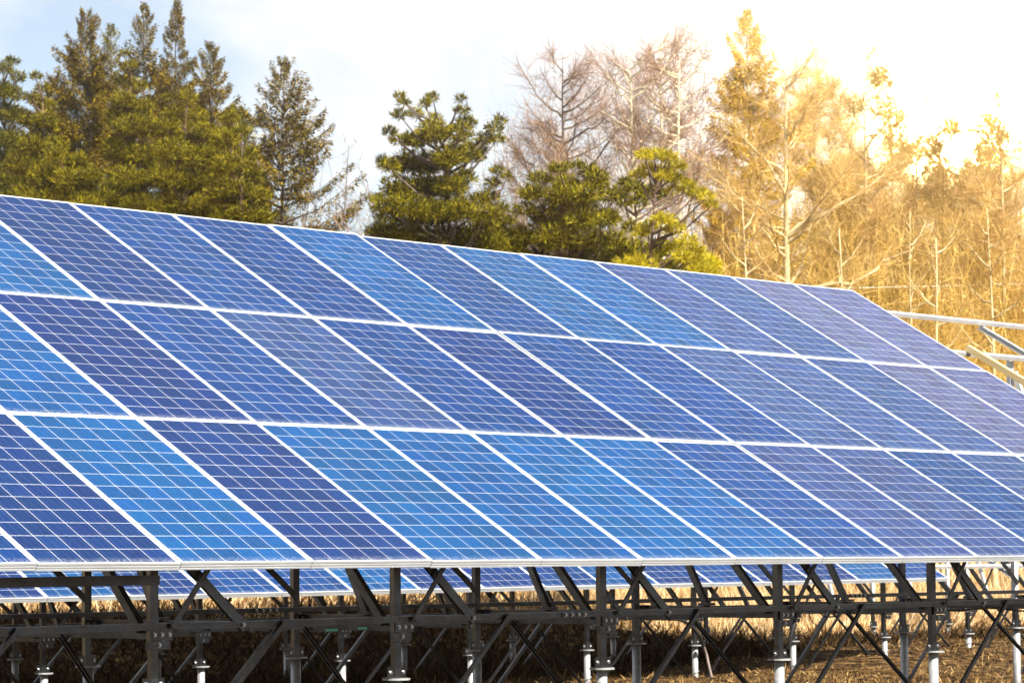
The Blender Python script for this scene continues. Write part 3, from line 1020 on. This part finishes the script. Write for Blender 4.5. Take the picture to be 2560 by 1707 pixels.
def bare(x2, depth, ytop, label, seed, bark=None, twig=None, spread=2.2, first=0.35, nlimb=26, group='bare winter trees', name='bare_tree', trunk_r=0.16, up=0.5, fine=1.0, lean=0.0, cat='tree', limbs_at=(), tw=1.0):
    """leafless tree: tapered trunk, curved limbs, sprays of thin twigs"""
    rg = np.random.default_rng(seed)
    x, y = place(x2, depth)
    H = height_at(ytop, depth, x2) - float(ground(x, y)) + 0.15
    ph = rg.uniform(0, 6)
    tp = [(lean * (i / 13) ** 2 + 0.07 * math.sin(i * 0.9 + ph), 0.07 * math.cos(i * 0.7 + ph), H * i / 13) for i in range(14)]
    tr = [trunk_r * (1 - i / 13) ** 1.15 + 0.010 for i in range(14)]
    def trunk_at(h):
        t = min(max(h / H, 0), 1) * 13
        i = min(int(t), 12)
        f = t - i
        return Vector(tp[i]) * (1 - f) + Vector(tp[i + 1]) * f
    limbs = []
    P0, P1, WW = [], [], []
    specs = [(None,) * 3] * nlimb + list(limbs_at)
    v = RW[0][:2] / np.linalg.norm(RW[0][:2])
    for q, sp in enumerate(specs):
        if sp[0] is None:
            t = first + (0.97 - first) * (q + rg.random()) / nlimb
            az = rg.uniform(0, 2 * math.pi)
            ln = spread * (1.08 - t) / (1.08 - first) * rg.uniform(0.55, 1.15) + 0.35
            u_ = up + rg.uniform(-0.25, 0.3)
        else:
            t, dx, u_ = sp
            az = math.atan2(v[1] * np.sign(dx), v[0] * np.sign(dx)) + rg.uniform(-0.3, 0.3)
            ln = abs(dx)
        a = trunk_at(t * H)
        n = 6
        pts = []
        wob = rg.normal(0, 0.05, (n + 1, 3))
        for i in range(n + 1):
            s = i / n
            pts.append(np.array([a.x + math.cos(az) * ln * s, a.y + math.sin(az) * ln * s, a.z + ln * (u_ * s * 0.6 + 0.6 * u_ * s * s)]) + wob[i] * ln * 0.5 * (i > 0))
        r0 = 0.012 + 0.016 * ln if sp[0] is None else 0.016 + 0.018 * ln
        limbs.append(tube([tuple(p) for p in pts], [r0 * (1 - 0.85 * i / n) + 0.003 for i in range(n + 1)], 5, False))
        pts = np.array(pts)
        # side branchlets then twigs
        nb = int((7 + 9 * ln) * fine)
        for b in range(nb):
            s = rg.uniform(0.2, 1.0) * n
            i = min(int(s), n - 1)
            c = pts[i] * (1 - (s - i)) + pts[i + 1] * (s - i)
            d = np.array([math.cos(az), math.sin(az), 0.35]) * 0.7 + rg.normal(0, 0.55, 3) + np.array([0, 0, 0.25])
            d /= np.linalg.norm(d)
            l2 = rg.uniform(0.35, 0.95) * (0.35 + 0.25 * ln)
            e = c + d * l2
            P0.append(c); P1.append(e); WW.append(0.015)
            nt_ = int(11 * fine)
            for w in range(nt_):
                ss = rg.uniform(0.15, 1.0)
                c2 = c + d * l2 * ss
                d2 = d * 0.6 + rg.normal(0, 0.55, 3) + np.array([0, 0, 0.15])
                P0.append(c2); P1.append(c2 + d2 * rg.uniform(0.15, 0.50)); WW.append(0.0085)
    V, F = strips(np.array(P0), np.array(P1), np.array(WW) * tw, rg)
    return finish_tree(name, x, y, tube(tp, tr, 9), (V, F), bark or M_BARK, twig or M_TWIG, label, cat, group, crown_name='twigs', extra=[('branches', join(limbs), bark or M_BARK)])

# --- tall conifers at the left
conifer(188, 84, 2, 2.5, 'tallest spired conifer in the left-hand group, top touching the frame', 11, slope=0.40, lean=0.1)
conifer(252, 88, 42, 1.1, 'thin grey-green conifer just right of the tallest left spire', 12, leaf=M_PINE, slope=0.34, density=0.7)
conifer(330, 86, -14, 1.9, 'left of the two slender conifers whose tips leave the frame', 13, slope=0.30, density=0.85)
conifer(405, 83, -12, 1.8, 'right of the two slender conifers whose tips leave the frame', 14, slope=0.24, density=0.95)
conifer(484, 80, 78, 2.0, 'conifer with a short spire at the right side of the left-hand group', 15, slope=0.36)
conifer(548, 78, 225, 1.5, 'low dark conifer filling the right flank of the left-hand group', 16, slope=0.45, leaf=M_PINE)
conifer(645, 72, 120, 2.2, 'lone airy conifer with long right-hand branches, sky around it', 17, slope=0.50, density=0.70, lean=0.1)
conifer(118, 86, 155, 1.4, 'yellowish conifer left of the tallest spire', 18, slope=0.45)
# --- pines at the left
pine(5, 78, 120, 'dark pine cut by the left edge of the photo', 21, M_PINE_DARK,
     [(20,125,14),(5,150,22),(35,165,18),(0,190,28),(28,210,24),(-10,240,38),(32,255,28),(10,310,42),(-20,360,48),(40,340,32),(10,400,48),(50,420,38),(0,450,44)])
pine(88, 74, 165, 'bushy olive pine between the left edge and the tall spire', 22, M_PINE,
     [(82,168,12),(92,188,15),(70,215,18),(98,225,20),(62,262,28),(104,272,28),(82,320,42),(122,330,32),(50,370,40),(100,385,46),(140,400,36),(70,440,42),(120,445,40)])
pine(300, 72, 110, 'broad bushy pine in front of the slender conifers', 23, M_PINE,
     [(285,112,10),(300,142,14),(276,172,18),(312,182,20),(286,222,28),(322,234,26),(262,256,26),(300,286,38),(342,284,30),(270,336,40),(322,350,44),(292,410,46),(352,400,38),(258,440,40),(330,460,42)])
pine(425, 68, 205, 'bushy pine in the middle of the left-hand group', 24, M_PINE,
     [(390,212,16),(430,215,20),(405,248,26),(452,252,24),(382,284,32),(430,294,36),(472,294,28),(400,344,42),(450,352,40),(492,350,30),(390,404,44),(440,412,44),(492,410,38),(410,465,44),(470,474,42)])
pine(545, 66, 258, 'lower bushy pine at the right foot of the left-hand group', 25, M_PINE,
     [(530,262,18),(556,292,20),(522,314,30),(562,342,28),(530,374,38),(578,394,26),(546,434,40),(592,444,28),(508,440,36),(560,490,40),(602,492,26),(520,494,36)])
pine(160, 70, 345, 'low wide pine below the tallest spire', 26, M_PINE,
     [(130,352,24),(172,362,28),(108,402,34),(160,412,38),(204,402,30),(130,452,40),(186,452,40),(232,452,32),(88,450,34)])
# --- middle pines
pine(1005, 63, 200, 'big irregular dark pine standing alone against the sky', 31, M_PINE, bark=M_BARK, clumps=
     [(922,204,10),(934,224,12),(958,246,15),(925,264,16),(985,240,12),(1002,224,13),(1000,256,22),(900,296,14),(920,312,18),(960,300,30),(1000,300,34),(1066,226,9),(1070,250,15),
      (1076,280,24),(1060,312,32),(1160,264,12),(1142,286,18),(1150,312,13),(1122,310,22),(1100,332,26),(884,360,13),(900,382,22),(940,360,36),(990,360,42),(1040,360,38),(1085,352,24),
      (920,420,40),(980,420,48),(1040,420,42),(1075,404,24),(870,452,16),(890,472,32),(940,480,48),(1000,480,52),(1060,480,46),(1108,452,22),(1120,500,34),(880,522,36),(940,540,52),
      (1010,540,54),(1080,540,46),(1140,546,30),(1160,590,34),(868,560,28)])
pine(1150, 66, 380, 'small pine tucked against the right side of the big one', 32, M_PINE,
     [(1150,386,13),(1172,400,11),(1140,412,15),(1130,442,22),(1152,472,22),(1172,502,20),(1142,522,26),(1182,542,24)])
pine(1320, 60, 350, 'rounded olive pine below the bare larch', 33, M_PINE,
     [(1332,362,16),(1292,384,20),(1360,384,22),(1250,405,24),(1310,412,32),(1382,410,26),(1230,440,26),(1290,452,36),(1350,452,38),(1406,442,22),(1214,482,24),(1270,492,40),(1340,500,44),
      (1400,492,32),(1210,532,34),(1280,546,46),(1350,552,46),(1416,546,34),(1440,582,32),(1190,576,32),(1250,592,40),(1320,600,42),(1390,600,42)])
pine(1535, 58, 340, 'yellow sunlit pine with drooping tiers around pale trunks', 34, M_PINE_SUNLIT, flat=0.6, clumps=
     [(1490,352,17),(1516,346,20),(1546,353,20),(1566,372,22),(1502,376,22),(1536,386,26),(1480,386,18),(1572,400,20),(1592,420,18),(1612,436,18),(1632,450,16),(1647,464,11),(1560,420,14),
      (1500,510,22),(1530,506,24),(1556,520,22),(1480,526,18),(1586,556,22),(1606,576,22),(1632,596,22),(1650,606,15),(1600,602,22),(1560,560,20),(1572,592,20)])
pine(1470, 62, 395, 'shaded olive pine behind the left pale trunk', 35, M_PINE,
     [(1450,406,16),(1430,432,20),(1466,432,22),(1440,462,20),(1480,456,20),(1502,432,22),(1530,440,20),(1520,562,30),(1470,572,32),(1440,602,32),(1500,602,32),(1550,612,26),(1456,522,20)])
# --- bare larches in the middle
bare(1305, 76, 122, 'bare larch with a round open crown and two forked lower limbs', 41, spread=1.9, first=0.62, nlimb=30, trunk_r=0.15, up=0.55, fine=1.15,
     limbs_at=((0.60, 2.3, 0.62), (0.60, -2.3, 0.35), (0.56, -2.6, 0.55), (0.66, 1.3, 0.9)))
bare(1464, 70, 100, 'bare tree with the brightest pale trunk right of centre', 42, M_BARK_PALE, M_TWIG, 1.3, 0.62, 30, trunk_r=0.17, up=0.5, fine=0.9)
bare(1530, 74, 62, 'tallest bare tree between two pale trunks', 43, M_BARK_PALE, M_TWIG, 1.5, 0.64, 32, trunk_r=0.15, up=0.55, fine=0.9)
bare(1572, 71, 120, 'bare tree with a pale trunk rising through the yellow pine', 44, M_BARK_PALE, M_TWIG, 1.3, 0.60, 30, trunk_r=0.15, up=0.55, fine=0.9)
bare(1235, 72, 300, 'small brown bare tree left of the round larch', 45, M_BARK, M_BRUSH, 1.6, 0.2, 30, trunk_r=0.08, up=0.7)
# --- the wood at the right, flare gold put into its colours
conifer(1735, 76, 10, 2.0, 'tall glow-tinted conifer right of the bare larches', 51, leaf=M_SPRAYS_GLOW, slope=0.34, density=0.9, group='glow-tinted trees at the right', bark=M_BARK_GLOW)
conifer(1660, 84, 470, 2.2, 'short glow-tinted conifer at the foot of the tall one', 52, leaf=M_SPRAYS_GLOW, slope=0.45, group='glow-tinted trees at the right', bark=M_BARK_GLOW)
GT = [(1818, 66, 110, 'bare glow-tinted tree with a thick pale trunk and long side limbs', ((0.62, 2.6, 0.55), (0.5, 3.0, 0.28), (0.62, -1.6, 0.8), (0.48, -2.2, -0.25), (0.40, 2.2, 0.12)), 0.17),
      (1885, 80, 150, 'slim pale glow-tinted tree right of the thick forked one', (), 0.10),
      (1935, 86, 190, 'pale glow-tinted tree behind the long side limbs', (), 0.10),
      (2002, 78, 95, 'very tall pale glow-tinted tree above the end of the array', (), 0.12),
      (2068, 84, 150, 'glow-tinted tree with a bent top, left of the brightest sky', (), 0.11),
      (2125, 80, 210, 'medium glow-tinted tree over the corner of the array', (), 0.10),
      (2180, 88, 190, 'washed-out glow-tinted tree fifth from the right edge', (), 0.11),
      (2228, 79, 250, 'glow-tinted tree fourth from the right edge', (), 0.10),
      (2275, 85, 215, 'glow-tinted tree third from the right edge', (), 0.11),
      (2318, 77, 180, 'pointed glow-tinted tree second from the right edge', (), 0.10),
      (2362, 83, 230, 'glow-tinted tree standing on the right edge of the photo', (), 0.11)]
for i, (x2, dp, yt, lab, lm, tr_) in enumerate(GT):
    bare(x2, dp, yt, lab, 60 + i, M_BARK_GLOW, M_TWIG_GLOW, 1.7 if lm else 2.0, 0.5 if lm else 0.3, 24 if lm else 32, 'glow-tinted trees at the right', 'bare_tree', tr_, 0.55, 1.0 if lm else 1.5, limbs_at=lm, tw=1.3)
# pale saplings in front of the wood
SP = [(1722, 62, 440), (1940, 58, 520), (2105, 60, 480), (2160, 57, 540), (2290, 59, 470)]
for i, (x2, dp, yt) in enumerate(SP):
    bare(x2, dp, yt, ['pale sapling under the glow-tinted conifer', 'pale sapling left of the array corner', 'pale sapling just past the array corner',
                      'short pale sapling beside the bare rails', 'pale sapling above the timber batten'][i], 80 + i, M_BARK_GLOW, M_TWIG_GLOW, 0.9, 0.25, 16,
         'pale saplings', 'sapling', 0.07, 0.8, 0.8)

def thicket(name, label, x_a, x_b, d_a, d_b, n, hlo, hhi, material, seed, tw=1.0, cat='brush'):
    """mass of thin stems nobody could count"""
    rg = np.random.default_rng(seed)
    P0, P1, WW = [], [], []
    for i in range(n):
        x2 = rg.uniform(x_a, x_b)
        dp = rg.uniform(d_a, d_b)
        x, y = place(x2, dp)
        z = float(ground(x, y)) - 0.05
        H = rg.uniform(hlo, hhi)
        for s in range(3):
            b = np.array([x, y, z]) + np.append(rg.normal(0, 0.12, 2), 0)
            lean_ = rg.normal(0, 0.22, 3)
            lean_[2] = 1.0
            tip = b + lean_ * H * rg.uniform(0.6, 1.0)
            P0.append(b); P1.append(tip); WW.append(0.022 * tw)
            for q in range(13):
                t = rg.uniform(0.2, 1.0)
                c = b + (tip - b) * t
                d = rg.normal(0, 0.5, 3) + np.array([0, 0, 0.5])
                e = c + d * rg.uniform(0.2, 0.6)
                P0.append(c); P1.append(e); WW.append(0.013 * tw)
                for w in range(3):
                    c2 = c + (e - c) * rg.uniform(0.3, 1)
                    P0.append(c2); P1.append(c2 + d * 0.18 + rg.normal(0, 0.14, 3)); WW.append(0.009 * tw)
    V, F = strips(np.array(P0), np.array(P1), np.array(WW), rg)
    o = obj(name, mesh_np(name, V, F, material))
    tag(o, label, cat, kind='stuff')
    return o

thicket('bare_brush', 'reddish brown bare brush between the lone conifer and the big pine', 560, 1240, 70, 95, 620, 5.0, 9.6, M_BRUSH, 91, 1.25)
thicket('bare_brush', 'brown bare undergrowth beneath the pale trunks in the middle', 1150, 1760, 72, 95, 380, 5.5, 10.5, M_BRUSH, 92)
thicket('glow_tinted_brushwood', 'glow-tinted brushwood covering the slope behind the bare rails', 1640, 2420, 69, 98, 1300, 3.0, 9.0, M_BRUSH_GLOW, 93, 1.3)

def grass(name, label, pts_fn, n, hlo, hhi, w, material, seed, tilt=0.35):
    rg = np.random.default_rng(seed)
    P = pts_fn(rg, n)
    n = len(P)
    z = ground(P[:, 0], P[:, 1]) - 0.02
    c = np.stack([P[:, 0], P[:, 1], z], 1)
    d = rg.normal(0, tilt, (n, 3))
    d[:, 2] = 1.0
    patch = 0.55 + 1.1 * (vnoise(P[:, 0], P[:, 1], 1.6, 7) + 0.5)
    l = rg.uniform(hlo, hhi, n) * patch
    V, F = rhombs(c, d, rg.normal(size=(n, 3)), l, rg.uniform(0.6, 1.4, n) * w)
    o = obj(name, mesh_np(name, V, F, material))
    tag(o, label, 'grass', kind='stuff')
    return o

def wedge(ya, yb, margin=0.0, bank=False, darkened=False):
    def f(rg, n):
        Y = ya + (yb - ya) * rg.random(n)
        la, lb = ray(-80 - margin, 1400), ray(2640 + margin, 1400)
        xa_ = CAM[0] + la[0] * (Y - CAM[1]) / la[1]
        xb_ = CAM[0] + lb[0] * (Y - CAM[1]) / lb[1]
        P = np.stack([xa_ + (xb_ - xa_) * rg.random(n), Y], 1)
        if bank:
            P = P[P[:, 1] > 17.3 - 3.7 * sst(17, 21.5, P[:, 0]) + 1.4 * vnoise(P[:, 0], P[:, 1], 1.5, 5)]
        if darkened:
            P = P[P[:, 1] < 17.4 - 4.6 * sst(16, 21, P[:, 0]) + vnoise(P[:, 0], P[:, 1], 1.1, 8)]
        return P
    return f
grass('dry_grass', 'tan dry grass covering the bank behind the far array', wedge(12.9, 33, bank=True), 200000, 0.25, 0.62, 0.022, M_STRAW, 101, 0.55)
grass('tall_dry_grass', 'taller orange dry grass on the bank at lower left', lambda rg, n: np.stack([rg.uniform(9, 22, n), rg.uniform(18.6, 25, n)], 1), 22000, 0.6, 1.05, 0.018, M_STRAW, 102, 0.18)
grass('straw_litter', 'scraps of straw lying on the trampled soil', wedge(3.5, 17.5), 42000, 0.05, 0.14, 0.012, M_LITTER, 103, 1.6)
grass('dry_grass', 'dry grass on the upper slope under the trees', wedge(33, 62), 60000, 0.35, 0.9, 0.035, M_STRAW, 104, 0.5)
grass('shade_dark_grass', 'short brown dead grass with shade of the far array put into its colour', wedge(11.5, 17.6, darkened=True), 42000, 0.10, 0.34, 0.016, M_GRASS_SHADE, 105, 0.8)

# ------------------------------------------------------------------ added haze
HM = bpy.data.materials.new('haze')
HM.use_nodes = True
ht = HM.node_tree
ht.nodes.clear()
ho = ht.nodes.new('ShaderNodeOutputMaterial')
hv = ht.nodes.new('ShaderNodeVolumePrincipled')
hv.inputs['Color'].default_value = (0.98, 0.95, 0.90, 1)
hv.inputs['Density'].default_value = 0.00055  # volume added so the sky glow veils the right-hand trees
hv.inputs['Anisotropy'].default_value = 0.93
ht.links.new(hv.outputs[0], ho.inputs['Volume'])
V, F = box((-640, -440, -3.0), (940, 1240, 21.0))
hz = obj('haze', mesh('haze', V, F, HM))
tag(hz, 'thin warm haze added to spread the sky glow over the site', 'haze', kind='stuff')
